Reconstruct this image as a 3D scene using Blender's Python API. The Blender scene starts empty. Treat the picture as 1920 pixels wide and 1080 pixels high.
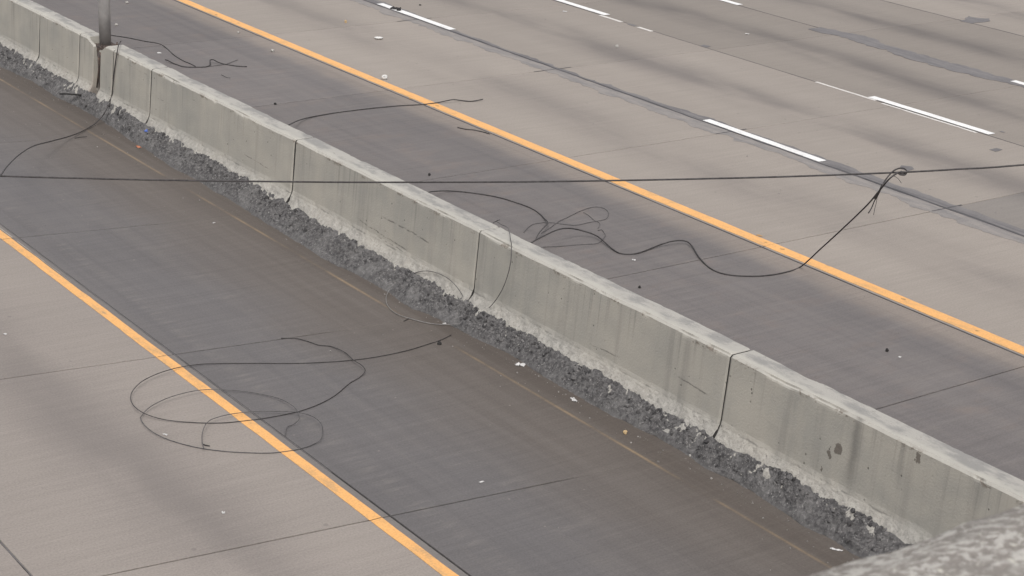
import bpy, bmesh, math, random
import numpy as np
from mathutils import Matrix, Vector, noise as mnoise

# ------------------------------------------------------------------ camera, sky, sun, exposure
H = 7.7                      # camera height above the carriageway, metres
F = 3444.0                   # focal length in photo pixels (1920 wide)
RX = np.array([0.812051, -0.166098, 0.559449])    # image (right, down, forward) components of world X
RY = np.array([-0.581847, -0.304391, 0.754189])
RZ = np.array([0.045022, -0.937954, -0.343825])

scene = bpy.context.scene
col = scene.collection
cam_d = bpy.data.cameras.new("camera")
cam = bpy.data.objects.new("camera", cam_d); col.objects.link(cam)
right = Vector((RX[0], RY[0], RZ[0])); down = Vector((RX[1], RY[1], RZ[1])); fwd = Vector((RX[2], RY[2], RZ[2]))
m = Matrix.Identity(4)
for i in range(3):
    m[i][0] = right[i]; m[i][1] = -down[i]; m[i][2] = -fwd[i]
m[2][3] = H
cam.matrix_world = m
cam_d.sensor_width = 36.0
cam_d.lens = F / 1920 * 36.0
cam_d.clip_start = 0.05
cam_d.clip_end = 3000
cam_d.dof.use_dof = True
cam_d.dof.focus_distance = 19.5
cam_d.dof.aperture_fstop = 26.0
scene.camera = cam

SUN_EL, SUN_AZ = math.radians(58), math.radians(215)   # azimuth clockwise from +Y
world = bpy.data.worlds.new("World"); scene.world = world; world.use_nodes = True
wn = world.node_tree; wn.nodes.clear()
sky = wn.nodes.new("ShaderNodeTexSky"); sky.sky_type = 'NISHITA'; sky.sun_disc = False
sky.sun_elevation = SUN_EL; sky.sun_rotation = SUN_AZ
sky.air_density = 1.0; sky.dust_density = 4.0; sky.ozone_density = 1.0
hs = wn.nodes.new("ShaderNodeHueSaturation"); hs.inputs["Saturation"].default_value = 0.16   # overcast: grey cloud
bg = wn.nodes.new("ShaderNodeBackground"); bg.inputs["Strength"].default_value = 0.13
wo = wn.nodes.new("ShaderNodeOutputWorld")
wn.links.new(sky.outputs[0], hs.inputs["Color"]); wn.links.new(hs.outputs[0], bg.inputs["Color"]); wn.links.new(bg.outputs[0], wo.inputs[0])
sun_d = bpy.data.lights.new("sun", 'SUN'); sun_d.energy = 0.9; sun_d.angle = math.radians(24); sun_d.color = (1.0, 0.97, 0.93)
sun = bpy.data.objects.new("sun", sun_d); col.objects.link(sun)
sd = Vector((math.sin(SUN_AZ) * math.cos(SUN_EL), math.cos(SUN_AZ) * math.cos(SUN_EL), math.sin(SUN_EL)))
sun.rotation_euler = sd.to_track_quat('Z', 'Y').to_euler(); sun.location = (0, 0, 40)
scene.view_settings.view_transform = 'Standard'; scene.view_settings.look = 'None'
scene.view_settings.gamma = 1.0; scene.view_settings.use_curve_mapping = False
scene.view_settings.exposure = 0.56

random.seed(4); rng = np.random.default_rng(7)

# ------------------------------------------------------------------ helpers
def pix(u, v, z=0.0):
    """photo pixel -> point on the horizontal plane at height z"""
    r = np.array([u - 960, v - 540, F])
    t = (H - z) / -(r @ RZ)
    return np.array([r @ RX * t, r @ RY * t, z])

def pix_x(u, v, x):
    """photo pixel -> point on the vertical plane X = x (the barrier face)"""
    r = np.array([u - 960, v - 540, F])
    k = x / (r @ RX)
    return np.array([x, r @ RY * k, H + r @ RZ * k])

def pix_plane(u, v, p0, p1):
    """photo pixel -> point on the vertical plane through p0 and p1"""
    r = np.array([u - 960, v - 540, F]); d = np.array([r @ RX, r @ RY, r @ RZ])
    n = np.array([p1[1] - p0[1], -(p1[0] - p0[0])])
    k = (n @ p0[:2]) / (n @ d[:2])
    q = d * k; q[2] += H
    return q

def mesh_obj(name, verts, faces, mat, parent=None, smooth=False):
    me = bpy.data.meshes.new(name)
    me.from_pydata([tuple(map(float, v)) for v in verts], [], [tuple(int(i) for i in f) for f in faces])
    me.update()
    if smooth: me.polygons.foreach_set("use_smooth", [True] * len(me.polygons))
    if mat: me.materials.append(mat)
    o = bpy.data.objects.new(name, me); col.objects.link(o)
    if parent: o.parent = parent
    return o

def fast_mesh(name, verts, faces, mat, parent=None, smooth=False):
    """verts (n,3) array, faces (m,k) int array"""
    me = bpy.data.meshes.new(name)
    v = np.asarray(verts, dtype=np.float32); f = np.asarray(faces, dtype=np.int32)
    k = f.shape[1]
    me.vertices.add(len(v)); me.vertices.foreach_set("co", v.ravel())
    me.loops.add(f.size); me.loops.foreach_set("vertex_index", f.ravel())
    me.polygons.add(len(f))
    me.polygons.foreach_set("loop_start", np.arange(0, f.size, k, dtype=np.int32))
    me.polygons.foreach_set("loop_total", np.full(len(f), k, dtype=np.int32))
    me.polygons.foreach_set("use_smooth", np.full(len(f), smooth, dtype=bool))
    me.update(calc_edges=True); me.validate()
    if mat: me.materials.append(mat)
    o = bpy.data.objects.new(name, me); col.objects.link(o)
    if parent: o.parent = parent
    return o

def tag(o, label=None, cat=None, group=None, kind=None):
    if label: o["label"] = label
    if cat: o["category"] = cat
    if group: o["group"] = group
    if kind: o["kind"] = kind
    return o

def empty(name, loc=(0, 0, 0)):
    o = bpy.data.objects.new(name, None); col.objects.link(o); o.location = loc
    o.empty_display_size = 0.2
    return o

def n1(x, seed=0, octaves=3):
    """smooth 1-D noise, numpy"""
    x = np.asarray(x, float); out = np.zeros_like(x); a = 1.0; fr = 1.0
    for o in range(octaves):
        t = np.random.default_rng(seed * 31 + o).uniform(-1, 1, 4096)
        xi = np.floor(x * fr).astype(int); xf = x * fr - xi; w = xf * xf * (3 - 2 * xf)
        out += a * (t[xi % 4096] * (1 - w) + t[(xi + 1) % 4096] * w); a *= 0.5; fr *= 2.03
    return out

def n2(x, y, seed=0, octaves=3):
    x = np.asarray(x, float); y = np.asarray(y, float); out = np.zeros(np.broadcast(x, y).shape); a = 1.0; fr = 1.0
    for o in range(octaves):
        t = np.random.default_rng(seed * 57 + o).uniform(-1, 1, (256, 256))
        X = x * fr; Y = y * fr
        xi = np.floor(X).astype(int); yi = np.floor(Y).astype(int); xf = X - xi; yf = Y - yi
        u = xf * xf * (3 - 2 * xf); v = yf * yf * (3 - 2 * yf)
        g = lambda i, j: t[i % 256, j % 256]
        out += a * ((g(xi, yi) * (1 - u) + g(xi + 1, yi) * u) * (1 - v) + (g(xi, yi + 1) * (1 - u) + g(xi + 1, yi + 1) * u) * v)
        a *= 0.5; fr *= 2.07
    return out

# ------------------------------------------------------------------ node helpers
class Mat:
    def __init__(self, name, rough=0.85, spec=0.3):
        self.m = bpy.data.materials.new(name); self.m.use_nodes = True
        self.t = self.m.node_tree; self.t.nodes.clear()
        self.out = self.t.nodes.new("ShaderNodeOutputMaterial")
        self.b = self.t.nodes.new("ShaderNodeBsdfPrincipled")
        self.b.inputs["Roughness"].default_value = rough
        self.b.inputs["Specular IOR Level"].default_value = spec
        self.t.links.new(self.b.outputs[0], self.out.inputs[0])
        g = self.t.nodes.new("ShaderNodeNewGeometry"); self.pos = g.outputs["Position"]; self.nrm = g.outputs["Normal"]
        s = self.t.nodes.new("ShaderNodeSeparateXYZ"); self.t.links.new(self.pos, s.inputs[0])
        self.x, self.y, self.z = s.outputs
        self._obj = None
    def objx(self):
        c = self.t.nodes.new("ShaderNodeTexCoord"); s = self.t.nodes.new("ShaderNodeSeparateXYZ")
        self.t.links.new(c.outputs["Object"], s.inputs[0]); return s.outputs
    def link(self, a, sock):
        if isinstance(a, (int, float)): sock.default_value = a
        elif isinstance(a, tuple): sock.default_value = (*a, 1.0)[:len(sock.default_value)]
        else: self.t.links.new(a, sock)
    def math(self, op, a, b=0.0, c=0.0, clamp=False):
        n = self.t.nodes.new("ShaderNodeMath"); n.operation = op; n.use_clamp = clamp
        self.link(a, n.inputs[0]); self.link(b, n.inputs[1])
        if op in ('MULTIPLY_ADD', 'SMOOTH_MIN', 'COMPARE'): self.link(c, n.inputs[2])
        return n.outputs[0]
    def noise(self, scale, detail=3.0, rough=0.55, off=(0, 0, 0), dist=0.0, coord=None):
        mp = self.t.nodes.new("ShaderNodeMapping")
        sc = scale if isinstance(scale, tuple) else (scale,) * 3
        mp.inputs["Scale"].default_value = sc; mp.inputs["Location"].default_value = off
        self.t.links.new(coord or self.pos, mp.inputs["Vector"])
        n = self.t.nodes.new("ShaderNodeTexNoise"); n.inputs["Scale"].default_value = 1.0
        n.inputs["Detail"].default_value = detail; n.inputs["Roughness"].default_value = rough; n.inputs["Distortion"].default_value = dist
        self.t.links.new(mp.outputs[0], n.inputs["Vector"]); return n.outputs["Fac"]
    def vor(self, scale, off=(0, 0, 0), feature='F1'):
        mp = self.t.nodes.new("ShaderNodeMapping"); sc = scale if isinstance(scale, tuple) else (scale,) * 3
        mp.inputs["Scale"].default_value = sc; mp.inputs["Location"].default_value = off
        self.t.links.new(self.pos, mp.inputs["Vector"])
        n = self.t.nodes.new("ShaderNodeTexVoronoi"); n.inputs["Scale"].default_value = 1.0; n.feature = feature
        self.t.links.new(mp.outputs[0], n.inputs["Vector"]); return n.outputs["Distance"]
    def ss(self, v, a, b):
        """smooth step from a to b (a may exceed b)"""
        n = self.t.nodes.new("ShaderNodeMapRange"); n.interpolation_type = 'SMOOTHSTEP'
        lo, hi = (a, b) if a < b else (b, a)
        n.inputs["From Min"].default_value = lo; n.inputs["From Max"].default_value = hi
        n.inputs["To Min"].default_value = 0.0 if a < b else 1.0; n.inputs["To Max"].default_value = 1.0 if a < b else 0.0
        self.link(v, n.inputs["Value"]); return n.outputs["Result"]
    def mix(self, f, a, b, mode='MIX'):
        n = self.t.nodes.new("ShaderNodeMix"); n.data_type = 'RGBA'; n.blend_type = mode
        self.link(f, n.inputs["Factor"])
        self.link(a, n.inputs[6]); self.link(b, n.inputs[7]); return n.outputs[2]
    def mul(self, *a):
        r = a[0]
        for q in a[1:]: r = self.math('MULTIPLY', r, q)
        return r
    def gauss(self, v, c, w):
        d = self.math('DIVIDE', self.math('SUBTRACT', v, c), w)
        return self.math('EXPONENT', self.math('MULTIPLY', self.math('MULTIPLY', d, d), -1.0))
    def color(self, c, gain=None):
        if gain: c = self.mix(1.0, c, gain, 'MULTIPLY')
        self.link(c, self.b.inputs["Base Color"])
    def bump(self, h, strength=0.3, dist=0.01):
        n = self.t.nodes.new("ShaderNodeBump"); n.inputs["Strength"].default_value = strength; n.inputs["Distance"].default_value = dist
        self.t.links.new(h, n.inputs["Height"]); self.t.links.new(n.outputs[0], self.b.inputs["Normal"])

def slab_tint(M, c, amt):
    """a slightly different pour for each slab"""
    oi = M.t.nodes.new("ShaderNodeObjectInfo")
    v = M.math('MULTIPLY_ADD', oi.outputs["Random"], 2 * amt, 1 - amt)
    cc = M.t.nodes.new("ShaderNodeCombineColor")
    for i in range(3): M.t.links.new(v, cc.inputs[i])
    c = M.mix(1.0, c, cc.outputs[0], 'MULTIPLY')
    n = M.t.nodes.new("ShaderNodeMix"); n.data_type = 'RGBA'; n.blend_type = 'MULTIPLY'; n.inputs["Factor"].default_value = 1.0
    M.t.links.new(c, n.inputs[6]); M.t.links.new(oi.outputs["Color"], n.inputs[7])
    return n.outputs[2]

def tined(M, c, amt, fy=34.0, fx=1.6):
    """transverse broom / tining streaks plus fine sand grain"""
    s = M.noise((fx, fy, 1), 3, 0.7)
    s2 = M.noise((0.5, 11.0, 1), 2, 0.6, (3, 8, 0))
    g = M.noise((48.0, 48.0, 48.0), 4, 0.75)
    v = M.math('MULTIPLY_ADD', s, amt, 1 - amt * 0.5)
    v = M.math('MULTIPLY', v, M.math('MULTIPLY_ADD', s2, amt * 0.8, 1 - amt * 0.4))
    v = M.math('MULTIPLY', v, M.math('MULTIPLY_ADD', g, 0.85, 0.575))
    cc = M.t.nodes.new("ShaderNodeCombineColor")
    for i in range(3): M.t.links.new(v, cc.inputs[i])
    return M.mix(1.0, c, cc.outputs[0], 'MULTIPLY'), s, g

def lane_material(name, strength, left=False, k=1.0):
    M = Mat(name, 0.8, 0.3)
    ox, oy, oz = M.objx()
    big = M.noise((0.5, 0.3, 1), 3, 0.6)
    if left: c = M.mix(big, (0.312, 0.278, 0.258), (0.262, 0.235, 0.222))
    else: c = M.mix(big, (0.290, 0.259, 0.236), (0.250, 0.224, 0.207))
    # oil drip band in the middle of the lane, worn unevenly
    wob = M.math('MULTIPLY_ADD', M.noise((0.15, 0.35, 1), 2), 0.5, -0.25)
    xx = M.math('ADD', ox, wob)
    band = M.gauss(xx, 0.0, 0.52)
    pat = M.ss(M.noise((0.8, 0.22, 1), 3, 0.6, (4, 2, 0)), 0.30, 0.66)
    c = M.mix(M.mul(band, pat, strength), c, (0.128, 0.116, 0.116))
    # paler scuffed wheel tracks
    tr = M.math('ADD', M.gauss(ox, -0.98, 0.38), M.gauss(ox, 1.0, 0.38))
    c = M.mix(M.mul(tr, M.noise((1.5, 0.5, 1), 3), 0.25), c, (0.34, 0.308, 0.28))
    if left: c = M.mix(M.mul(M.ss(M.x, 7.93, 8.0), M.ss(M.x, 8.2, 8.1), 0.75), c, (0.150, 0.142, 0.142))
    # scattered dark spots
    sp = M.ss(M.vor(2.3), 0.07, 0.03)
    c = M.mix(M.mul(sp, 0.35), c, (0.11, 0.10, 0.10))
    c = slab_tint(M, c, 0.05)
    c, s, g = tined(M, c, 0.24)
    M.color(c, (0.93 * k, 0.915 * k, 0.885 * k)); M.bump(M.math('ADD', s, M.math('MULTIPLY', g, 0.6)), 0.35, 0.006)
    return M.m

def shoulder_right_material():
    M = Mat("shoulder_concrete_right", 0.75, 0.3)
    big = M.noise((0.7, 0.35, 1), 3, 0.6)
    c = M.mix(big, (0.158, 0.148, 0.148), (0.118, 0.112, 0.117))
    c = M.mix(M.mul(M.ss(M.noise((1.6, 2.2, 1), 4, 0.65, (7, 1, 0)), 0.5, 0.75), 0.4), c, (0.185, 0.150, 0.135))
    # tan dust left along the lane edge
    e = M.math('ADD', M.x, M.math('MULTIPLY_ADD', M.noise((1, 1.6, 1), 3), 0.3, -0.15))
    c = M.mix(M.mul(M.ss(e, 15.75, 16.2), 0.72), c, (0.245, 0.215, 0.192))
    c = M.mix(M.mul(M.gauss(e, 15.55, 0.22), 0.22), c, (0.092, 0.090, 0.097))
    c = M.mix(M.mul(M.ss(M.noise((0.9, 6.0, 1), 4, 0.7, (2, 9, 0)), 0.50, 0.75), 0.22), c, (0.24, 0.22, 0.21))
    lw = M.noise((4.5, 0.14, 1), 4, 0.65, (8, 3, 3))
    c = M.mix(M.mul(M.ss(lw, 0.40, 0.70), 0.20), c, (0.20, 0.185, 0.175))
    c = M.mix(M.mul(M.ss(lw, 0.50, 0.28), 0.20), c, (0.085, 0.080, 0.080))
    c = slab_tint(M, c, 0.05)
    c, s, g = tined(M, c, 0.34, 26.0, 1.1)
    M.color(c, (1.00, 0.962, 0.925)); M.bump(M.math('ADD', s, M.math('MULTIPLY', g, 0.5)), 0.4, 0.006)
    return M.m

def shoulder_left_material():
    M = Mat("shoulder_concrete_left", 0.72, 0.35)
    big = M.noise((0.7, 0.4, 1), 3, 0.6)
    c = M.mix(big, (0.142, 0.137, 0.142), (0.108, 0.106, 0.114))
    e = M.math('ADD', M.x, M.math('MULTIPLY_ADD', M.noise((0.7, 0.45, 1), 3, 0.6, (1, 5, 0)), 1.2, -0.6))
    c = M.mix(M.mul(M.ss(e, 8.9, 10.5), 0.8), c, (0.116, 0.102, 0.093))
    # wet silt settled in the gutter
    e2 = M.math('ADD', M.x, M.math('MULTIPLY_ADD', M.noise((1, 0.8, 1), 3, 0.6, (9, 5, 0)), 0.22, -0.11))
    c = M.mix(M.mul(M.ss(e2, 10.45, 11.15), 0.7), c, (0.080, 0.068, 0.060))
    silt = M.mul(M.gauss(M.x, 10.855, 0.018), M.ss(M.noise((1, 0.9, 1), 3, 0.6, (2, 3, 0)), 0.34, 0.66))
    c = M.mix(M.mul(silt, 0.75), c, (0.29, 0.22, 0.14))
    # chalky scuffs
    scu = M.mul(M.gauss(M.x, 8.42, 0.10), M.ss(M.noise((2.0, 9.0, 1), 3, 0.7), 0.45, 0.65))
    scu2 = M.mul(M.gauss(M.x, 9.35, 0.28), M.ss(M.noise((1.4, 5.0, 1), 4, 0.7, (4, 4, 0)), 0.52, 0.7))
    c = M.mix(M.mul(M.math('MAXIMUM', scu, scu2), 0.24), c, (0.24, 0.225, 0.215))
    sp = M.ss(M.vor(3.1, (2, 2, 0)), 0.05, 0.02)
    c = M.mix(M.mul(sp, 0.5), c, (0.3, 0.28, 0.26))
    lw = M.noise((5.5, 0.16, 1), 4, 0.65, (3, 3, 3))
    c = M.mix(M.mul(M.ss(lw, 0.40, 0.70), 0.22), c, (0.175, 0.165, 0.160))
    c = M.mix(M.mul(M.ss(lw, 0.50, 0.28), 0.20), c, (0.080, 0.075, 0.075))
    c = slab_tint(M, c, 0.035)
    c, s, g = tined(M, c, 0.30, 24.0, 1.0)
    M.color(c, (0.955, 0.912, 0.868)); M.bump(M.math('ADD', s, M.math('MULTIPLY', g, 0.5)), 0.35, 0.006)
    return M.m

def barrier_material():
    M = Mat("barrier_concrete", 0.88, 0.2)
    big = M.noise((1.0, 1.1, 1.4), 4, 0.6)
    c = M.mix(M.ss(big, 0.3, 0.7), (0.388, 0.362, 0.316), (0.312, 0.300, 0.270))
    # rain streaks running down the face
    st = M.noise((1.0, 7.0, 0.35), 4, 0.65, (0, 3, 0))
    c = M.mix(M.mul(M.ss(st, 0.50, 0.74), 0.36), c, (0.190, 0.180, 0.166))
    st2 = M.noise((1.0, 3.2, 0.5), 3, 0.6, (0, 11, 2))
    c = M.mix(M.mul(M.ss(st2, 0.52, 0.72), 0.42), c, (0.415, 0.380, 0.328))
    # a few narrow drips that start at the top edge
    dr = M.noise((0.2, 17.0, 0.10), 2, 0.5, (0, 5, 0))
    dl = M.ss(M.math('ADD', M.z, M.math('MULTIPLY', M.noise((0.2, 9.0, 0.05), 2), 1.0)), 1.0, 1.5)
    c = M.mix(M.mul(M.ss(dr, 0.57, 0.74), dl, 0.36), c, (0.13, 0.125, 0.118))
    # tyre scuffs: long thin dark scratches
    sc = M.noise((1.0, 0.55, 26.0), 3, 0.6, (0, 2.4, 0.8))
    br = M.noise((1.0, 9.0, 18.0), 3, 0.7, (0, 0, 4))
    where = M.ss(M.noise((0.3, 0.35, 0.8), 2, 0.5, (0, 4.2, 0)), 0.53, 0.62)
    c = M.mix(M.mul(M.ss(sc, 0.69, 0.74), M.ss(br, 0.42, 0.58), where, 0.8), c, (0.085, 0.080, 0.078))
    # bug holes
    bh = M.ss(M.vor((9.0, 9.0, 7.0)), 0.11, 0.06)
    bmask = M.ss(M.noise(2.2, 2, 0.5, (8, 8, 8)), 0.48, 0.60)
    c = M.mix(M.mul(bh, bmask, 0.75), c, (0.085, 0.078, 0.070))
    # exposed, sandy toe
    zz = M.math('ADD', M.z, M.math('MULTIPLY_ADD', M.noise((1, 5, 5), 3), 0.10, -0.05))
    toe = M.ss(zz, 0.42, 0.24)
    tc = M.mix(M.ss(M.noise((14, 14, 14), 4, 0.7), 0.40, 0.60), (0.26, 0.247, 0.230), (0.385, 0.366, 0.338))
    tc = M.mix(M.mul(M.ss(M.noise((30, 30, 30), 3, 0.7, (3, 3, 3)), 0.56, 0.66), 0.8), tc, (0.12, 0.115, 0.11))
    c = M.mix(M.mul(toe, 0.6), c, tc)
    # weathered top: pale laitance with grey traffic film
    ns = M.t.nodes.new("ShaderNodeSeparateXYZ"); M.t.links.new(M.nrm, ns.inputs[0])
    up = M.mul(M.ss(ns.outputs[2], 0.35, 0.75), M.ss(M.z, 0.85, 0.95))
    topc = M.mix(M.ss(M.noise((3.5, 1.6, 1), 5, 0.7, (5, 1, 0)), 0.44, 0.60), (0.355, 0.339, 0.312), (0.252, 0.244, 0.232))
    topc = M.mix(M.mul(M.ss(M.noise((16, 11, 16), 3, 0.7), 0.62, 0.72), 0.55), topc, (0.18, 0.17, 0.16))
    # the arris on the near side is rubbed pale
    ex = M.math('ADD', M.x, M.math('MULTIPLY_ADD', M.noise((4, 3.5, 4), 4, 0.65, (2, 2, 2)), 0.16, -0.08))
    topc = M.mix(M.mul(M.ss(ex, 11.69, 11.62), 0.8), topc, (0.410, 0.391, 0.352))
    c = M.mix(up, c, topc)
    # brown spall marks just under the arris
    un = M.mul(M.gauss(M.z, 1.03, 0.022), M.ss(M.noise((3, 5.0, 8), 4, 0.75, (1, 6, 1)), 0.55, 0.63))
    c = M.mix(M.mul(un, 0.8), c, (0.145, 0.118, 0.095))
    # dirt caught in the crease above the toe
    cr = M.mul(M.gauss(M.z, 0.335, 0.009), M.ss(M.noise((2, 2.2, 6), 4, 0.7, (4, 4, 4)), 0.50, 0.60))
    c = M.mix(M.mul(cr, 0.6), c, (0.11, 0.105, 0.10))
    # long tyre and bumper scrapes
    for ya, yb, za, zb, w_ in ((17.65, 18.87, .395, .465, .008), (17.2, 18.35, .635, .655, .010), (17.75, 18.4, .36, .38, .006), (12.15, 12.75, .56, .60, .008), (21.2, 22.0, .5, .52, .006), (13.6, 14.1, .47, .45, .006)):
        zl = M.math('MULTIPLY_ADD', M.math('SUBTRACT', M.y, ya), (zb - za) / (yb - ya), za)
        d_ = M.math('ADD', M.math('SUBTRACT', M.z, zl), M.math('MULTIPLY_ADD', M.noise((1, 4, 4), 3), 0.05, -0.025))
        msk = M.mul(M.gauss(d_, 0.0, w_), M.ss(M.y, ya - .05, ya + .15), M.ss(M.y, yb + .05, yb - .15), M.ss(M.noise((1, 12, 30), 3, 0.7, (0, ya, 0)), 0.42, 0.56))
        c = M.mix(M.mul(msk, 0.8), c, (0.095, 0.088, 0.083))
    # damp patch, long drip and rust with their own shapes (world places on this wall)
    wy = M.math('ADD', M.y, M.math('MULTIPLY_ADD', M.noise((9, 9, 9), 3, 0.7), 0.14, -0.07))
    wz = M.math('ADD', M.z, M.math('MULTIPLY_ADD', M.noise((9, 9, 9), 3, 0.7, (5, 5, 5)), 0.14, -0.07))
    front = M.ss(M.x, 11.62, 11.58)
    def blot(cy, cz, ry, rz):
        a = M.math('DIVIDE', M.math('SUBTRACT', wy, cy), ry); b = M.math('DIVIDE', M.math('SUBTRACT', wz, cz), rz)
        return M.mul(M.ss(M.math('ADD', M.math('MULTIPLY', a, a), M.math('MULTIPLY', b, b)), 1.0, 0.6), front)
    for cy, cz, ry, rz in ((10.46, 0.69, 0.055, 0.065), (10.56, 0.60, 0.03, 0.03), (10.62, 0.43, 0.02, 0.035), (9.55, 0.98, 0.03, 0.06)):
        c = M.mix(M.mul(blot(cy, cz, ry, rz), 0.8), c, (0.105, 0.088, 0.075))
    dy = M.math('ADD', M.y, M.math('MULTIPLY_ADD', M.noise((3, 3, 2.2), 3), 0.12, -0.06))
    drip = M.mul(M.gauss(dy, 10.27, 0.055), M.ss(M.z, 0.25, 0.7), front)
    c = M.mix(M.mul(drip, 0.6), c, (0.135, 0.128, 0.118))
    rust = M.mul(M.gauss(dy, 26.92, 0.13), M.ss(M.z, 0.75, 0.1), front)
    c = M.mix(M.mul(rust, 0.65), c, (0.17, 0.085, 0.055))
    M.color(c)
    h = M.math('ADD', M.noise(42.0, 4, 0.65), M.math('MULTIPLY', toe, M.math('MULTIPLY', M.noise(22.0, 3, 0.7), 2.5)))
    h = M.math('SUBTRACT', h, M.math('MULTIPLY', M.mul(bh, bmask), 1.6))
    M.bump(h, 0.45, 0.012)
    return M.m

def rubble_material(name="rubble", light=1.0):
    M = Mat(name, 0.9, 0.25)
    oi = M.noise(22.0, 3, 0.75)
    if light > 1.0:
        gg = [n for n in M.t.nodes if n.type == 'NEW_GEOMETRY'][0]
        isl = gg.outputs["Random Per Island"]; oi = M.math('ADD', M.math('MULTIPLY', oi, 0.4), M.math('MULTIPLY', isl, 0.55))
    c = M.mix(M.ss(oi, 0.30, 0.68), (0.050, 0.048, 0.049), (0.132, 0.126, 0.125))
    g = M.noise(34.0, 3, 0.7, (4, 4, 4))
    c = M.mix(M.mul(M.ss(g, 0.57, 0.68), 0.6), c, (0.31, 0.298, 0.285))
    big = M.noise((3.5, 3.5, 3.5), 3, 0.6)
    c = M.mix(M.mul(M.ss(big, 0.50, 0.64), 0.35), c, (0.205, 0.197, 0.192))
    c = M.mix(M.mul(M.ss(M.z, 0.06, 0.0), 0.5), c, (0.125, 0.120, 0.118))
    M.color(c); M.bump(M.noise(75.0, 4, 0.7), 0.7, 0.012)
    return M.m

def plain(name, c1, c2, scale=12.0, rough=0.6, spec=0.3, metal=0.0, bump=0.15):
    M = Mat(name, rough, spec)
    n = M.noise(scale, 4, 0.6)
    M.color(M.mix(M.ss(n, 0.35, 0.65), c1, c2)); M.b.inputs["Metallic"].default_value = metal
    if bump: M.bump(M.noise(scale * 4, 3), bump, 0.005)
    return M.m

def paint(name, c, dirt, wear, sc=1.0):
    M = Mat(name, 0.6, 0.4)
    n = M.noise((6 * sc, 2.0 * sc, 1), 5, 0.7)
    k = M.mix(M.mul(M.ss(n, 0.47, 0.72), wear), c, dirt)
    k, s, g = tined(M, k, 0.12)
    sp = M.ss(M.vor((5.0, 1.6, 1.0)), 0.10, 0.05)
    k = M.mix(M.mul(sp, wear * 1.6), k, dirt)
    M.color(k); M.bump(g, 0.15, 0.004)
    return M.m

MT = {
    'lane1': lane_material("lane_concrete_faint_oil", 0.45, k=1.05), 'lane2': lane_material("lane_concrete", 0.68, k=0.99),
    'lane3': lane_material("lane_concrete_oiled", 0.74, k=0.85), 'laneL': lane_material("lane_concrete_left", 0.45, True, 0.92),
    'shR': shoulder_right_material(), 'shL': shoulder_left_material(),
    'barrier': barrier_material(), 'rubble': rubble_material(), 'stone_dark': rubble_material("rubble_stone", 1.1),
    'bed': plain("joint_filler", (0.022, 0.020, 0.019), (0.034, 0.031, 0.029), 3.0, 0.95),
    'yellow': paint("yellow_paint", (0.70, 0.370, 0.132), (0.38, 0.25, 0.14), 0.60),
    'white': paint("white_paint", (0.72, 0.71, 0.70), (0.46, 0.43, 0.41), 0.5),
    'old': paint("old_white_paint", (0.58, 0.55, 0.52), (0.36, 0.33, 0.30), 0.8, 2.0),
    'cable': plain("cable_sheath", (0.034, 0.030, 0.030), (0.062, 0.056, 0.056), 20.0, 0.55, 0.3, 0, 0.1),
    'cable_grey': plain("weathered_wire", (0.055, 0.051, 0.052), (0.105, 0.098, 0.098), 20.0, 0.55, 0.4, 0, 0.1),
    'wire_pale': plain('bare_wire', (0.17, 0.165, 0.16), (0.24, 0.23, 0.22), 20.0, 0.5, 0.4, 0, 0.1),
    'steel': plain("galvanised_pole", (0.235, 0.222, 0.214), (0.290, 0.275, 0.265), 5.0, 0.55, 0.4, 0.1, 0.05),
    'rust': plain("rusty_steel", (0.060, 0.052, 0.050), (0.120, 0.085, 0.068), 18.0, 0.8, 0.3, 0.2, 0.3),
    'foam': plain("white_foam", (0.62, 0.61, 0.59), (0.52, 0.51, 0.49), 30.0, 0.7),
    'pale_stone': plain("pale_stone", (0.42, 0.40, 0.37), (0.30, 0.285, 0.265), 40.0, 0.85),
    'grit': plain('grit', (0.28, 0.265, 0.245), (0.16, 0.15, 0.14), 9.0, 0.85),
    'paper': plain("paper", (0.56, 0.55, 0.54), (0.44, 0.43, 0.42), 25.0, 0.8),
    'tan': plain("tan_litter", (0.52, 0.37, 0.19), (0.36, 0.26, 0.15), 30.0, 0.8),
    'blue': plain("blue_plastic", (0.05, 0.10, 0.42), (0.10, 0.18, 0.50), 30.0, 0.5),
    'orange': plain("orange_litter", (0.50, 0.20, 0.11), (0.36, 0.15, 0.09), 30.0, 0.7),
    'black': plain("black_rubber", (0.022, 0.021, 0.021), (0.035, 0.032, 0.031), 30.0, 0.8),
    'earth': plain("dry_verge", (0.16, 0.13, 0.09), (0.10, 0.11, 0.06), 0.4, 0.95),
    'deck': plain("bridge_concrete", (0.30, 0.285, 0.26), (0.23, 0.22, 0.205), 2.0, 0.9),
}
def sealant_material(name, a, b, sc):
    M = Mat(name, 0.75, 0.3)
    k = M.mix(M.ss(M.noise((9, 1.0 * sc, 1), 5, 0.7), 0.35, 0.65), a, b)
    k, s, g = tined(M, k, 0.2)
    M.color(k); M.bump(g, 0.2, 0.004); return M.m
MT['seal_dark'] = sealant_material("sealant_dark", (0.120, 0.113, 0.116), (0.180, 0.168, 0.166), 1.0)
MT['seal_pale'] = sealant_material("sealant_smear", (0.186, 0.174, 0.170), (0.246, 0.224, 0.209), 1.5)
MT['seal_line'] = sealant_material("joint_sealant", (0.055, 0.052, 0.056), (0.085, 0.080, 0.083), 1.0)
MT['old_dim'] = plain('chalky_paint', (0.40, 0.36, 0.31), (0.30, 0.27, 0.24), 6.0, 0.8)
MT['grime'] = plain('scuffed_paint', (0.46, 0.26, 0.10), (0.36, 0.22, 0.10), 20.0, 0.8)
MT['patch'] = sealant_material("asphalt_patch", (0.130, 0.123, 0.126), (0.175, 0.163, 0.162), 1.5)

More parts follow.
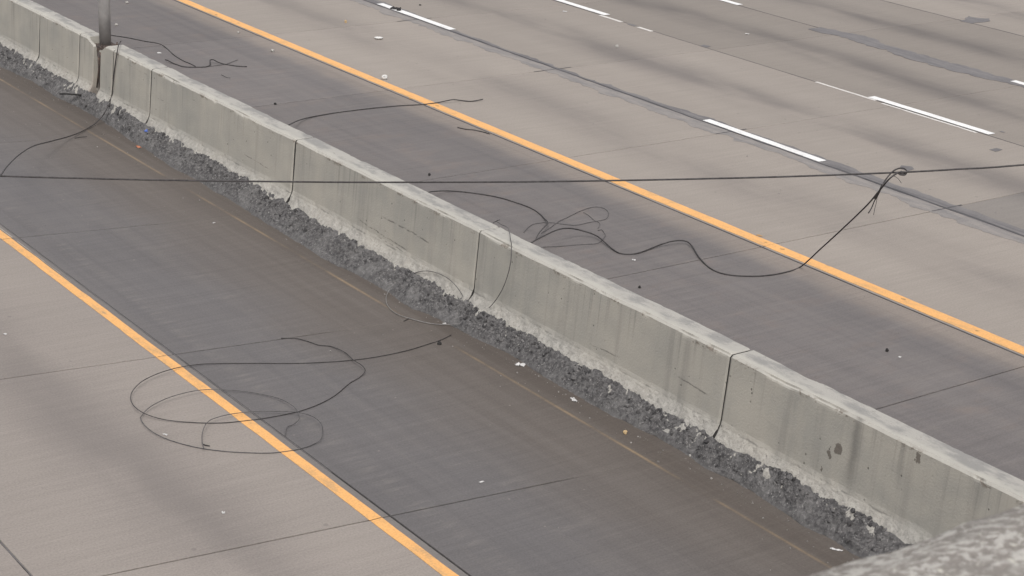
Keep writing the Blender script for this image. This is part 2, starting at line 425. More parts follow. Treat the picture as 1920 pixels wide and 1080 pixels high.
# ------------------------------------------------------------------ setting: ground, road beds, slabs
def sheet(name, x0, x1, y0, y1, z, mat, parent=None):
    return mesh_obj(name, [(x0, y0, z), (x1, y0, z), (x1, y1, z), (x0, y1, z)], [(0, 1, 2, 3)], mat, parent)

tag(sheet('ground', -900, 900, -900, 1200, -0.35, MT['earth']), kind='structure')

def box_mesh(name, x0, x1, y0, y1, z0, z1, mat, parent=None):
    v = [(x, y, z) for z in (z0, z1) for y in (y0, y1) for x in (x0, x1)]
    f = [(0, 2, 3, 1), (4, 5, 7, 6), (0, 1, 5, 4), (2, 6, 7, 3), (0, 4, 6, 2), (1, 3, 7, 5)]
    return mesh_obj(name, v, f, mat, parent)

road_r = tag(box_mesh('right_carriageway', 11.4, 41.0, -160, 320, -0.3, -0.022, MT['bed']), kind='structure')
road_l = tag(box_mesh('left_carriageway', -12.0, 11.4, -160, 320, -0.3, -0.022, MT['bed']), kind='structure')

def slab(name, corners, mat, parent, z0=-0.03, z1=0.0, bev=0.004, gap=0.0105):
    """one concrete slab: four ground corners (ccw), shrunk by the joint, arris rounded off"""
    c = [np.array(p, float) for p in corners]
    ctr = sum(c) / 4
    def inset(d):
        out = []
        for i in range(4):
            p, a, b = c[i], c[i - 1], c[(i + 1) % 4]
            u = (a - p) / np.linalg.norm(a - p); v = (b - p) / np.linalg.norm(b - p)
            s = abs(u[0] * v[1] - u[1] * v[0])
            out.append(p + (u + v) * d / s - ctr)
        return out
    a = inset(gap); b = inset(gap + bev)
    verts = [(*p, z0) for p in a] + [(*p, z1 - bev) for p in a] + [(*p, z1) for p in b]
    faces = [(8, 9, 10, 11)]
    for i in range(4):
        j = (i + 1) % 4
        faces += [(i, j, 4 + j, 4 + i), (4 + i, 4 + j, 8 + j, 8 + i)]
    o = mesh_obj(name, verts, faces, mat, parent)
    o.location = (ctr[0], ctr[1], 0)
    return o

def filler(name, x0, x1, y0, y1, mat, parent):
    o = sheet(name, -(x1 - x0) / 2, (x1 - x0) / 2, y0, y1, 0.0, mat, parent)
    o.location = ((x0 + x1) / 2, 0, 0); return o

RJ = [2.8, 7.42, 12.01, 16.58, 21.16, 25.88, 30.52, 35.1, 39.7, 44.3, 48.9, 53.5]         # transverse joints, right side
STR = [(11.9, 16.37, 'shR'), (16.37, 19.98, 'lane1'), (19.98, 23.74, 'lane2'), (23.74, 27.20, 'lane3'), (27.20, 30.7, 'lane3'), (30.7, 34.2, 'lane2'), (34.2, 37.2, 'shR')]
for x0, x1, k in STR:
    for i in range(len(RJ) - 1):
        y0, y1 = RJ[i], RJ[i + 1]
        ga = 0.0095 if x1 < 21 else 0.0075
        o = slab('concrete_slab', [(x0, y0), (x1, y0), (x1, y1), (x0, y1)], MT[k], road_r, gap=ga)
        if k == 'lane2' and abs(y0 - 12.01) < .1 and x0 < 20.5: o.color = (0.84, 0.86, 0.89, 1)   # a greyer pour
    filler('far_pavement', x0, x1, RJ[-1], 320, MT[k], road_r)
    filler('near_pavement', x0, x1, -160, RJ[0], MT[k], road_r)
LJ = [(-0.7, -.12), (3.7, -.12), (8.12, -.12), (12.56, -.116), (16.97, -.140), (21.44, -.175), (25.9, -.175), (30.4, -.17), (34.9, -.16), (39.4, -.15), (43.9, -.15)]   # (y at x = 8, skew)
STL = [(8.065, 11.35, 'shL'), (4.92, 8.065, 'laneL'), (1.4, 4.92, 'laneL'), (-2.1, 1.4, 'laneL')]
for x0, x1, k in STL:
    for i in range(len(LJ) - 1):
        (a, s), (b, t) = LJ[i], LJ[i + 1]
        o = slab('concrete_slab', [(x0, a + s * (x0 - 8)), (x1, a + s * (x1 - 8)), (x1, b + t * (x1 - 8)), (x0, b + t * (x0 - 8))], MT[k], road_l)
    filler('far_pavement', x0, x1, LJ[-1][0] + .6, 320, MT[k], road_l).location.z = -0.001
    filler('near_pavement', x0, x1, -160, LJ[0][0] - .6, MT[k], road_l).location.z = -0.001
# silt washed into the left shoulder joints near the barrier
for a, s in LJ:
    xs = 9.75 + 0.25 * random.random()
    v = []
    for x in np.linspace(xs, 11.3, 8):
        w = min(0.010, 0.002 + (x - xs) * 0.02)
        v += [(x, a + s * (x - 8) - w, -0.0025), (x, a + s * (x - 8) + w, -0.0025)]
    mesh_obj('joint_silt', v, [(2 * i, 2 * i + 2, 2 * i + 3, 2 * i + 1) for i in range(7)], MT['shL'], road_l)

# ---- painted lines (thin thermoplastic, cut where the slab joints open)
def ribbon(name, xs_l, xs_r, ys, z, mat, parent, th=0.003):
    n = len(ys); v = []
    for zz in (z, z + th):
        for i in range(n): v += [(xs_l[i], ys[i], zz), (xs_r[i], ys[i], zz)]
    f = []
    for i in range(n - 1):
        a = 2 * i; b = 2 * n + 2 * i
        f += [(b, b + 1, b + 3, b + 2), (a, a + 2, b + 2, b), (a + 1, b + 1, b + 3, a + 3)]
    f += [(0, 2 * n, 2 * n + 1, 1), (2 * n - 2, 2 * n - 1, 4 * n - 1, 4 * n - 2)]
    return mesh_obj(name, v, f, mat, parent)

def strip(name, x0, x1, y0, y1, mat, parent, z=0.002, wob=0.004, seed=1, skew=0.0, step=0.12):
    n = max(2, int((y1 - y0) / step)); ys = np.linspace(y0, y1, n + 1)
    l = x0 + wob * n1(ys * 3.0, seed); r = x1 + wob * n1(ys * 3.0, seed + 5)
    return ribbon(name, l, r, ys, z, mat, parent)

for xj, ya in ((8.065, 13.6), (4.92, 2.0)):
    strip('joint_silt', xj - .0055, xj + .0055, ya, 40.0, MT['shL'], road_l, z=-.0075, wob=.003, seed=int(ya))
for i in range(len(RJ) - 1):
    strip('yellow_edge_line', 16.425, 16.625, RJ[i] + .004, RJ[i + 1] - .004, MT['yellow'], road_r, seed=i)
strip('yellow_edge_line', 16.425, 16.625, RJ[-1], 300, MT['yellow'], road_r, step=5)
strip('yellow_edge_line', 16.425, 16.625, -150, RJ[0], MT['yellow'], road_r, step=5)
for i in range(len(LJ) - 1):
    (a, s), (b, t) = LJ[i], LJ[i + 1]
    strip('yellow_edge_line', 7.857, 7.975, a + .006, b - .006, MT['yellow'], road_l, seed=i + 20)
strip('yellow_edge_line', 7.857, 7.975, LJ[-1][0], 300, MT['yellow'], road_l, step=5, z=.003)
strip('yellow_edge_line', 7.857, 7.975, -150, LJ[0][0], MT['yellow'], road_l, step=5, z=.003)
# dust line hugging the left line
for k_, (ya, yb) in enumerate(((19.6, 21.30), (21.46, 25.7), (26.0, 30.2))):
    yy = np.linspace(ya, yb, 40); w_ = .010 * np.clip((yy - 19.4) / 2.0, .1, 1) + .003 * n1(yy * 4, 70 + k_)
    ribbon('worn_line_edge', np.full(40, 7.992), 7.992 + np.clip(w_, .002, .02), yy, .002, MT['old_dim'], road_l)
strip('joint_sealant', 16.360, 16.382, 4.0, 46.0, MT['seal_line'], road_r, z=.0008, wob=.003, seed=8)

CY = 10.24
for k in range(-3, 6):
    for xc, y0, ln, hw in ((20.07, 19.18, 2.71, .078), (23.84, 19.05, 2.73, .082), (27.25, 18.72, 2.74, .08), (30.7, 18.5, 2.74, .10)):
        y = y0 + k * CY
        strip('lane_dash', xc - hw, xc + hw, y, y + ln, MT['white'], road_r, z=0.0085, seed=k + 50)
    strip('lane_dash', 4.83, 5.03, 6.4 + k * CY, 9.1 + k * CY, MT['white'], road_l, seed=k + 90)
strip('edge_line', 34.3, 34.45, -150, 300, MT['white'], road_r, step=4)
# ghosts of earlier dashes beside the second lane line
p, q = pix(1521, 155), pix(1640, 189); strip('old_dash', 23.70, 23.76, q[1], p[1], MT['old'], road_r, seed=3)
p, q = pix(1640, 196), pix(1832, 249); strip('old_dash', 23.655, 23.715, q[1], p[1], MT['old'], road_r, seed=4)
p, q = pix(1130, 28), pix(1170, 41); strip('old_dash', 23.66, 23.74, q[1], p[1], MT['old'], road_r, seed=5)
p, q = pix(1196, 51), pix(1222, 59); strip('old_dash', 23.66, 23.74, q[1], p[1], MT['old'], road_r, seed=6)

# ---- crack sealant smeared along the first lane line
n = 900; ys = np.linspace(4.0, 46.0, n)
ribbon('sealant_smear', 19.66 + .06 * n1(ys * 1.2, 3, 4) + .05 * n1(ys * 7, 4, 3), 19.96 + .03 * n1(ys * 2, 5), ys, 0.0015, MT['seal_pale'], road_r, 0.0015)
k = np.clip(n1(ys * .25, 12, 2) * .8 + .7, .25, 1.2)
ribbon('sealant_band', 19.955 + .02 * n1(ys * 2, 8), 20.03 + .15 * k + .045 * n1(ys * 4, 9, 4), ys, 0.0035, MT['seal_dark'], road_r, 0.0015)
ribbon('joint_sealant', 19.945 + .012 * n1(ys * 2.4, 10), 19.99 + .012 * n1(ys * 2.4, 11), ys, 0.006, MT['seal_line'], road_r, 0.0015)
for xj, w_ in ((23.735, .008), (27.2, .009), (30.7, .013)):
    ribbon('joint_sealant', xj - w_ + .004 * n1(ys * 3, int(xj)), xj + w_ + .004 * n1(ys * 3, int(xj) + 1), ys, .001, MT['seal_line'], road_r, .0015)
# short skewed seal ticks where the transverse joints cross it
for y in RJ[1:9]:
    L = .28 + .25 * random.random()
    mesh_obj('joint_sealant', [(19.97 - L, y - .012, .0055), (20.3, y - .016, .0055), (20.3, y + .014, .0055), (19.97 - L, y + .010, .0055)], [(0, 1, 2, 3)], MT['seal_line'], road_r)

def patch(name, pts, mat, parent, z=0.003, seed=0, rag=0.03, th=0.003):
    """irregular flat patch: outline in photo pixels laid on the pavement, edges roughened"""
    P = [pix(*p)[:2] for p in pts]; out = []
    for i in range(len(P)):
        a, b = P[i], P[(i + 1) % len(P)]; L = np.linalg.norm(b - a); k = max(1, int(L / 0.10))
        nrm = np.array([b[1] - a[1], a[0] - b[0]]) / max(L, 1e-6)
        for j in range(k):
            out.append(a + (b - a) * j / k + nrm * rag * random.uniform(-1, 1))
    bm = bmesh.new(); vs = [bm.verts.new((x, y, z)) for x, y in out]
    f = bm.faces.new(vs)
    if f.normal.z < 0: f.normal_flip()
    r = bmesh.ops.extrude_face_region(bm, geom=[f])
    bmesh.ops.translate(bm, verts=[e for e in r['geom'] if isinstance(e, bmesh.types.BMVert)], vec=(0, 0, th))
    bmesh.ops.triangulate(bm, faces=bm.faces[:]); bmesh.ops.recalc_face_normals(bm, faces=bm.faces[:])
    me = bpy.data.meshes.new(name); bm.to_mesh(me); bm.free(); me.materials.append(mat)
    o = bpy.data.objects.new(name, me); col.objects.link(o); o.parent = parent; return o

patch('asphalt_patch', [(1517, 55), (1540, 51), (1580, 60), (1600, 64), (1640, 72), (1655, 82), (1700, 95), (1760, 112), (1835, 131), (1868, 142), (1905, 152), (1960, 167), (1960, 176), (1895, 158), (1840, 146), (1760, 126), (1690, 106), (1660, 94), (1625, 86), (1590, 72), (1560, 66), (1535, 60)], MT['patch'], road_r, rag=.05)
patch('asphalt_patch', [(1802, 40), (1812, 36), (1815, 30), (1832, 34), (1856, 35), (1858, 40), (1838, 42), (1822, 45), (1812, 42)], MT['patch'], road_r, rag=.04)
for q in ([(1312, 86), (1320, 84), (1333, 87), (1324, 90)], [(1855, 281), (1868, 278), (1880, 281), (1866, 285)], [(1684, 316), (1690, 311), (1712, 313), (1715, 318), (1702, 321)],
          [(1875, 247), (1880, 246), (1884, 248), (1879, 249)], [(1178, 44), (1192, 48), (1190, 50), (1176, 46)]):
    patch('marker_adhesive', q, MT['seal_dark'], road_r, rag=.015)
# tyre-blackened nicks on the yellow line
for u, v in ((1424, 442), (1436, 455), (1467, 468), (1832, 621), (1695, 562), (770, 185), (405, 28), (820, 199)):
    p = pix(u, v); a = random.uniform(.025, .06)
    R_ = [(p[0] + .028 * math.cos(t) * random.uniform(.5, 1.2), p[1] + a * math.sin(t) * random.uniform(.5, 1.2), .0065) for t in np.linspace(0, 6.28, 10)[:-1]]
    mesh_obj('scuff', R_, [tuple(range(9))], MT['grime'], road_r)

# ------------------------------------------------------------------ median barrier
XC = 11.72
half = [(0.39, 0.0), (0.39, 0.075), (0.262, 0.247), (0.228, 0.295), (0.208, 0.335), (0.197, 0.385), (0.152, 1.045), (0.128, 1.07)]
def dense_profile(res):
    pts = []
    full = [(-a, z) for a, z in half] + [(a, z) for a, z in reversed(half)]
    for (a, z), (b, w) in zip(full[:-1], full[1:]):
        L = math.hypot(b - a, w - z); k = max(1, int(round(L / res)))
        for j in range(k): pts.append((a + (b - a) * j / k, z + (w - z) * j / k))
    pts.append(full[-1]); return np.array(pts)

barrier = empty('median_barrier', (XC, 18, 0))
tag(barrier, 'weathered grey concrete median barrier with dark vertical joints between the two shoulders', 'barrier')

def barrier_panel(y0, y1, fine=True, cut=None, name='wall_panel'):
    res = 0.022 if fine else 0.2
    pr = dense_profile(res if fine else 0.3); ny = max(2, int((y1 - y0) / res)); ys = np.linspace(y0, y1, ny + 1)
    P = len(pr); X = np.repeat(pr[None, :, 0], ny + 1, 0); Z = np.repeat(pr[None, :, 1], ny + 1, 0); Y = np.repeat(ys[:, None], P, 1)
    # arris rounding at the joints
    d = np.minimum(Y - y0, y1 - Y); rnd = np.clip(1 - d / 0.02, 0, 1) ** 2 * 0.012
    X = X * (1 - rnd / 0.2); Z = Z - rnd * (Z > .9)
    if fine:
        # slightly wavy hand-finished top and chipped arrises
        Z += (Z > 0.95) * 0.006 * n1(Y * 1.3, 5, 3)
        X += 0.004 * n2(Y * 1.7, Z * 2.2, 6, 2)
        for sgn in (-1, 1):
            e = np.exp(-(((X - sgn * 0.145) / 0.022) ** 2 + ((Z - 1.058) / 0.025) ** 2))
            chip = np.clip(n2(Y * 7.0 + sgn * 9, Z * 4 + sgn, 8, 4) - 0.35, 0, 1) * 0.022 + np.clip(n2(Y * 1.6, Z, 14, 3) - .55, 0, 1) * .05
            X -= sgn * e * chip * 0.7; Z -= e * chip * 0.6
        toe = np.exp(-((Z - 0.22) / 0.12) ** 2)
        X += toe * 0.014 * n2(Y * 9, Z * 12, 9, 3) * np.where(X < 0, 1, -1)
    if cut: X, Z = cut(X, Y, Z)
    v = np.stack([X, Y - 18, Z], -1).reshape(-1, 3)
    i, j = np.meshgrid(np.arange(ny), np.arange(P - 1), indexing='ij'); a = (i * P + j).ravel()
    f = np.stack([a, a + 1, a + P + 1, a + P], -1)
    o = fast_mesh(name, v, f, MT['barrier'], barrier, smooth=False)
    # end caps
    bm = bmesh.new(); bm.from_mesh(o.data); bm.verts.ensure_lookup_table()
    for base in (0, ny * P):
        try: bm.faces.new([bm.verts[base + k] for k in range(P)])
        except ValueError: pass
    bmesh.ops.recalc_face_normals(bm, faces=bm.faces[:]); bm.to_mesh(o.data); bm.free()
    return o

g = 0.009
JT = [4.1, 8.38, 12.0, 16.28, 20.56, 24.94, 26.30]
for a, b in zip(JT[:-1], JT[1:]): barrier_panel(a + g * (1.5 if a > 20 else 1), b - g * (1.5 if b > 20 else 1))
for a, b in ((27.60, 29.26), (29.26, 33.6), (33.6, 37.9)): barrier_panel(a + g * 1.5, b - g * 1.4)
for k in range(8): barrier_panel(37.9 + 4.3 * k + g, 42.2 + 4.3 * k - g, False)
for k in range(4): barrier_panel(4.1 - 4.3 * (k + 1) + g, 4.1 - 4.3 * k - g, False)
def cut_left(X, Y, Z):      # upper corner beside the pole broken away
    lim = 1.07 - np.clip(27.34 - Y, 0, 1) * 0.42 - (Y < 27.3) * .02 * n1(Y * 20, 3)
    lim = np.where((X > -0.10) & (Y < 27.31), np.minimum(lim, .925), lim)
    return X, np.minimum(Z, lim)
def cut_right(X, Y, Z):
    lim = 1.07 - np.clip(Y - 26.56, 0, 1) * 0.62
    return X, np.minimum(Z, lim)
def joint_fill(y):
    pr = np.array([(-a + .012, z - (.012 if z > .9 else 0)) for a, z in half] + [(a - .012, z - (.012 if z > .9 else 0)) for a, z in reversed(half)])
    v = [(x, y - 18 + d, z) for d in (-.018, .018) for x, z in pr]; P_ = len(pr)
    mesh_obj('joint_filler', v, [tuple(range(P_)), tuple(range(P_, 2 * P_))[::-1]] + [(k, k + P_, k + P_ + 1, k + 1) for k in range(P_ - 1)], MT['bed'], barrier)
for y in JT[1:] + [27.60, 29.26, 33.6]: joint_fill(y)
barrier_panel(27.05, 27.60 - g * 1.6, cut=cut_left)
barrier_panel(26.30 + g * 1.6, 26.78, cut=cut_right)
# recessed core behind the slot, carrying the pole
bmc = bmesh.new(); bmesh.ops.create_cube(bmc, size=1.0)
bmesh.ops.scale(bmc, vec=(0.30, 0.31, 0.93), verts=bmc.verts); bmesh.ops.translate(bmc, vec=(11.76 - XC, 26.915 - 18, 0.465), verts=bmc.verts)
bmesh.ops.bevel(bmc, geom=bmc.edges[:], offset=.012, segments=2, affect='EDGES')
me = bpy.data.meshes.new('recess_core'); bmc.to_mesh(me); bmc.free(); me.materials.append(MT['barrier'])
core = bpy.data.objects.new('recess_core', me); col.objects.link(core); core.parent = barrier
# rust-streaked conduit in the slot
def tube(path, rad, sides=6, closed_caps=True):
    P = np.asarray(path, float); n = len(P)
    T = np.gradient(P, axis=0); T /= np.linalg.norm(T, axis=1)[:, None] + 1e-9
    up = np.array([0, 0, 1.0]) if abs(T[0][2]) < .9 else np.array([1.0, 0, 0])
    N = np.cross(T[0], up); N /= np.linalg.norm(N); rad = np.broadcast_to(rad, (n,))
    v = []; fr = N
    for i in range(n):
        fr = fr - T[i] * (fr @ T[i]); fr /= np.linalg.norm(fr) + 1e-9; bn = np.cross(T[i], fr)
        for k in range(sides):
            a = 2 * math.pi * k / sides; v.append(P[i] + (fr * math.cos(a) + bn * math.sin(a)) * rad[i])
    f = []
    for i in range(n - 1):
        for k in range(sides):
            f.append((i * sides + k, i * sides + (k + 1) % sides, (i + 1) * sides + (k + 1) % sides, (i + 1) * sides + k))
    f.append(tuple(range(sides))[::-1]); f.append(tuple((n - 1) * sides + k for k in range(sides)))
    return v, f

def lathe(prof, sides=20):
    v = [(r * math.cos(2 * math.pi * k / sides), r * math.sin(2 * math.pi * k / sides), z) for r, z in prof for k in range(sides)]
    f = [(i * sides + k, i * sides + (k + 1) % sides, (i + 1) * sides + (k + 1) % sides, (i + 1) * sides + k) for i in range(len(prof) - 1) for k in range(sides)]
    f.append(tuple(range(sides))[::-1]); f.append(tuple((len(prof) - 1) * sides + k for k in range(sides)))
    return v, f

pole = empty('lamp_pole', (11.79, 27.10, 0.95))
tag(pole, 'grey steel pole bolted into the gap in the concrete median barrier', 'pole')
v, f = lathe([(0.094, 0.02), (0.094, 0.6), (0.086, 5.0), (0.075, 9.6)], 24); mesh_obj('shaft', v, f, MT['steel'], pole, True)
def bevbox(name, c, s, mat, parent, bev=.004, rot=0.0):
    bm = bmesh.new(); bmesh.ops.create_cube(bm, size=1.0); bmesh.ops.scale(bm, vec=s, verts=bm.verts)
    bmesh.ops.bevel(bm, geom=bm.edges[:], offset=bev, segments=2, affect='EDGES')
    if rot: bmesh.ops.rotate(bm, matrix=Matrix.Rotation(rot, 3, 'Z'), verts=bm.verts)
    bmesh.ops.translate(bm, vec=c, verts=bm.verts)
    me = bpy.data.meshes.new(name); bm.to_mesh(me); bm.free(); me.materials.append(mat)
    o = bpy.data.objects.new(name, me); col.objects.link(o); o.parent = parent; return o
plate = bevbox('base_plate', (-.01, -.05, .005), (.32, .34, .03), MT['rust'], pole)
bevbox('bracket', (-.155, -.115, -.075), (.05, .09, .15), MT['rust'], pole)
bevbox('gusset', (-.10, -.13, -.04), (.09, .03, .08), MT['rust'], pole)
for dx, dy in ((-.14, -.18), (.12, -.18), (.12, .09)):
    v, f = lathe([(.018, 0), (.018, .03), (.010, .031), (.010, .06)], 6); o = mesh_obj('bolt', v, f, MT['rust'], plate); o.location = (dx, dy, .021)
v, f = tube([(11.60 - 11.79, 26.90 - 27.10, z - .95) for z in (.10, .3, .5, .7, .9)], .035, 10); mesh_obj('conduit', v, f, MT['rust'], pole, True)
v, f = tube([(11.56 - 11.79, 26.84 - 27.10, -.09), (11.54 - 11.79, 26.80 - 27.10, -.25), (11.53 - 11.79, 26.83 - 27.10, -.42), (11.545 - 11.79, 26.92 - 27.1, -.62)], .012, 6); mesh_obj('loose_strap', v, f, MT['rust'], pole, True)

# ------------------------------------------------------------------ rubble ridge caked along the toe of the barrier
ED = [(0, 125), (60, 152), (110, 185), (160, 205), (230, 252), (300, 300), (370, 340), (440, 380), (520, 432), (600, 480), (660, 512), (720, 545), (770, 580), (800, 590), (860, 618), (910, 645), (960, 668), (1010, 702), (1080, 740), (1150, 782), (1250, 830), (1320, 880), (1400, 915), (1450, 950), (1500, 985), (1560, 1010), (1600, 1035)]
E = np.array([pix(*p)[:2] for p in ED])[::-1]
ny, nx = 2500, 34
ys = np.linspace(6.0, 36.0, ny)
eb = np.interp(ys, E[:, 1], E[:, 0]) + .024 * n1(ys * 1.5, 21, 4)
eb = np.clip(eb, 11.02, 11.275)
zt = 0.240 + .018 * n1(ys * 1.1, 22, 3) + .016 * n1(ys * 6, 23, 3)          # where the top of the ridge meets the toe
xt = XC - np.interp(zt, [.075, .33], [.39, .20])
s = np.linspace(0, 1, nx)
S, Yg = np.meshgrid(s, ys); EB = eb[:, None]; XT = xt[:, None] + .02; ZT = zt[:, None]
Xg = EB + (XT - EB) * S
prof = np.where(S < .1, S / .1 * .20, .20 + .80 * ((S - .1) / .9) ** .78)
Zg = ZT * prof - .004
amp = np.clip((S - .06) * 6, 0, 1) * np.clip((1.03 - S) * 3.2, 0, 1)
lump = n2(Yg * 8, Xg * 8, 24, 3); fine = n2(Yg * 28, Xg * 28 + Zg * 20, 25, 3)
calm = np.clip(n2(Yg * 1.1, Xg * 3 + 4, 26, 2) * .7 + .8 - np.clip((.45 - S) * 2.2, 0, .75), .12, 1)
Zg = Zg + amp * (.026 * lump + .021 * fine * calm)
Xg = Xg + amp * (-.016 * lump - .010 * n2(Yg * 25 + 7, Zg * 40, 27, 3) * calm) * (S < .97)
tz = np.interp(XC - Xg, [.20, .262, .39, .40], [.33, .247, .075, -.2])          # never thinner than the toe behind it
Zg = np.where(S < .90, np.maximum(Zg, tz + .010 + .010 * fine), Zg)
Xg[:, 0] += .010 * n1(ys * 22, 28, 2); Zg[:, 0] = -.004
i, j = np.meshgrid(np.arange(ny - 1), np.arange(nx - 1), indexing='ij'); a = (i * nx + j).ravel()
ridge = fast_mesh('rubble_ridge', np.stack([Xg, Yg, Zg], -1).reshape(-1, 3), np.stack([a, a + 1, a + nx + 1, a + nx], -1), MT['rubble'])
tag(ridge, 'dark grey crumbled rubble ridge caked along the foot of the barrier', 'rubble', kind='stuff')

def icosa():
    t = (1 + 5 ** .5) / 2
    v = np.array([(-1, t, 0), (1, t, 0), (-1, -t, 0), (1, -t, 0), (0, -1, t), (0, 1, t), (0, -1, -t), (0, 1, -t), (t, 0, -1), (t, 0, 1), (-t, 0, -1), (-t, 0, 1)], float)
    f = np.array([(0, 11, 5), (0, 5, 1), (0, 1, 7), (0, 7, 10), (0, 10, 11), (1, 5, 9), (5, 11, 4), (11, 10, 2), (10, 7, 6), (7, 1, 8), (3, 9, 4), (3, 4, 2), (3, 2, 6), (3, 6, 8), (3, 8, 9), (4, 9, 5), (2, 4, 11), (6, 2, 10), (8, 6, 7), (9, 8, 1)])
    return v / np.linalg.norm(v[0]), f
IV, IF = icosa()
def rocks(name, pos, size, mat, parent=None):
    n = len(pos); V = IV[None] * (1 + .24 * rng.uniform(-1, 1, (n, 12, 1)))
    V = V * (1 + .35 * rng.uniform(-1, 1, (n, 1, 3)))
    q = rng.normal(size=(n, 4)); q /= np.linalg.norm(q, axis=1)[:, None]; w, x, y, z = q.T
    R = np.stack([np.stack([1 - 2 * (y * y + z * z), 2 * (x * y - z * w), 2 * (x * z + y * w)], -1), np.stack([2 * (x * y + z * w), 1 - 2 * (x * x + z * z), 2 * (y * z - x * w)], -1), np.stack([2 * (x * z - y * w), 2 * (y * z + x * w), 1 - 2 * (x * x + y * y)], -1)], 1)
    V = np.einsum('nij,nkj->nki', R, V) * size[:, None, None] + pos[:, None, :]
    Fc = IF[None] + (np.arange(n) * 12)[:, None, None]
    return fast_mesh(name, V.reshape(-1, 3), Fc.reshape(-1, 3), mat, parent)
n = 7500
iy = rng.integers(0, ny, n); ix = np.clip((rng.beta(2.6, 1.7, n) * nx).astype(int), 6, nx - 4)
keep = n2(Yg[iy, ix] * 1.4, Xg[iy, ix] * 4, 41, 3) > -.1
iy, ix = iy[keep], ix[keep]
pos = np.stack([Xg[iy, ix], Yg[iy, ix], Zg[iy, ix] - .006], -1)
rocks('rubble_stones', pos, rng.gamma(1.7, .0058, len(pos)).clip(.004, .034), MT['stone_dark'], ridge)['kind'] = 'stuff'
# grit scattered on the pavements: nobody could count it
n = 760
px = np.concatenate([rng.uniform(2, 11.1, 170), 11.18 - rng.exponential(.12, 450), rng.uniform(12.2, 30, 140)])
py = rng.uniform(8, 36, n)
gr = rocks('loose_grit', np.stack([px, py, np.full(n, .003)], -1), rng.gamma(2, .0022, n).clip(.003, .011), MT['grit'])
tag(gr, 'fine pale grit scattered over the concrete pavement', 'grit', kind='stuff')

# ------------------------------------------------------------------ cables and wires
def catmull(P, per=10):
    P = [np.asarray(p, float) for p in P]; Q = [2 * P[0] - P[1]] + P + [2 * P[-1] - P[-2]]; out = []
    for i in range(1, len(Q) - 2):
        a, b, c, d = Q[i - 1:i + 3]
        for t in np.linspace(0, 1, per, endpoint=False):
            out.append(.5 * (2 * b + (c - a) * t + (2 * a - 5 * b + 4 * c - d) * t * t + (3 * b - a - 3 * c + d) * t ** 3))
    out.append(P[-1]); return np.array(out)

def wire(name, P, r, mat, parent=None, per=10, wob=0.0, seed=0):
    C = catmull(P, per)
    if wob:
        L = np.concatenate([[0], np.cumsum(np.linalg.norm(np.diff(C, axis=0), axis=1))])
        C[:, 0] += wob * n1(L * 2, seed); C[:, 1] += wob * n1(L * 2, seed + 1)
    v, f = tube(C, r, 8)
    return mesh_obj(name, v, f, mat, parent, True)

def G(*pts):      # on the pavement, (u, v) or (u, v, height)
    return [pix(p[0], p[1], p[2] if len(p) > 2 else .008) for p in pts]

# overhead wire brought down across the road
W0, W1 = pix(0, 330, 1.2), pix(1690, 323, 2.0)
span = [pix_plane(u, v, W0, W1) for u, v in ((-420, 311), (-200, 321), (0, 330), (160, 334.5), (320, 338), (520, 340.5), (700, 341.8), (960, 341), (1120, 339), (1280, 336), (1480, 331), (1690, 323), (1800, 317), (1920, 309))]
d = span[-1] - span[-2]; d = d / np.linalg.norm(d)
for k in (3, 8, 16, 28): span.append(span[13] + d * k + np.array([0, 0, .008 * k * k]))
d = span[0] - span[2]; d = d / np.linalg.norm(d)
for k in (3, 8, 15): span.insert(0, pix_plane(-420, 311, W0, W1) + d * k + np.array([0, 0, .004 * k * k]))
tag(wire('span_wire', span, .0105, MT['cable']), 'long taut dark wire strung low across the whole road', 'wire')

KN = pix_plane(1690, 323, W0, W1)
def near_knot(u, v, dz):       # around the knot: at its own distance
    r = np.array([u - 960, v - 540, F]); d = np.array([r @ RX, r @ RY, r @ RZ]); k = (KN[1] + dz) / d[1]
    q = d * k; q[2] += H; return q
land = pix(1500, 501, .012)
rise = [(1516, 488), (1535, 470), (1570, 438), (1605, 405), (1630, 380), (1650, 356)]
t_ = [.1, .2, .42, .66, .84, .94]
def between(u, v, t):          # hanging part: its ground trace runs from the landing point to the knot
    q = land * (1 - t) + KN * t
    r = np.array([u - 960, v - 540, F]); d = np.array([r @ RX, r @ RY, r @ RZ]); k = q[1] / d[1]; s_ = d * k; s_[2] += H; return s_
main = G((1003, 451, .5), (1022, 441, .4), (1045, 431, .28), (1066, 428, .18), (1090, 432, .1), (1120, 443, .05), (1150, 468, .02), (1168, 476), (1195, 475), (1235, 460, .03), (1262, 452, .06), (1285, 452, .05), (1298, 462, .03), (1312, 484, .015), (1335, 505), (1365, 515), (1410, 518), (1450, 515), (1482, 508)) + [land]
main = [pix_x(985, 462, 11.92)] + main + [between(u, v, t) for (u, v), t in zip(rise, t_)] + [near_knot(1668, 335, 0), near_knot(1684, 324, 0), near_knot(1692, 325, 0)]
hang = empty('hanging_cable', tuple(KN)); hang.location = (0, 0, 0)
tag(hang, 'thick dark cable looping over the right shoulder and tied up to the span wire', 'cable')
wire('strand', main, .0095, MT['cable'], hang)
wire('tied_end', [between(1640, 372, .9), near_knot(1652, 352, 0), near_knot(1662, 335, .02), near_knot(1676, 320, .04), near_knot(1690, 315, .03), near_knot(1699, 319, .0), near_knot(1698, 327, -.03), near_knot(1690, 328, -.03), near_knot(1685, 325, .0), near_knot(1690, 321, .03)], .0085, MT['cable'], hang)
kv, kf = lathe([(.006, -.035), (.022, -.02), (.028, 0), (.020, .02), (.006, .035)], 10)
o = mesh_obj('knot', kv, kf, MT['cable'], hang, True); o.location = tuple(near_knot(1692, 325, 0)); o.rotation_euler = (1.2, .4, .9)
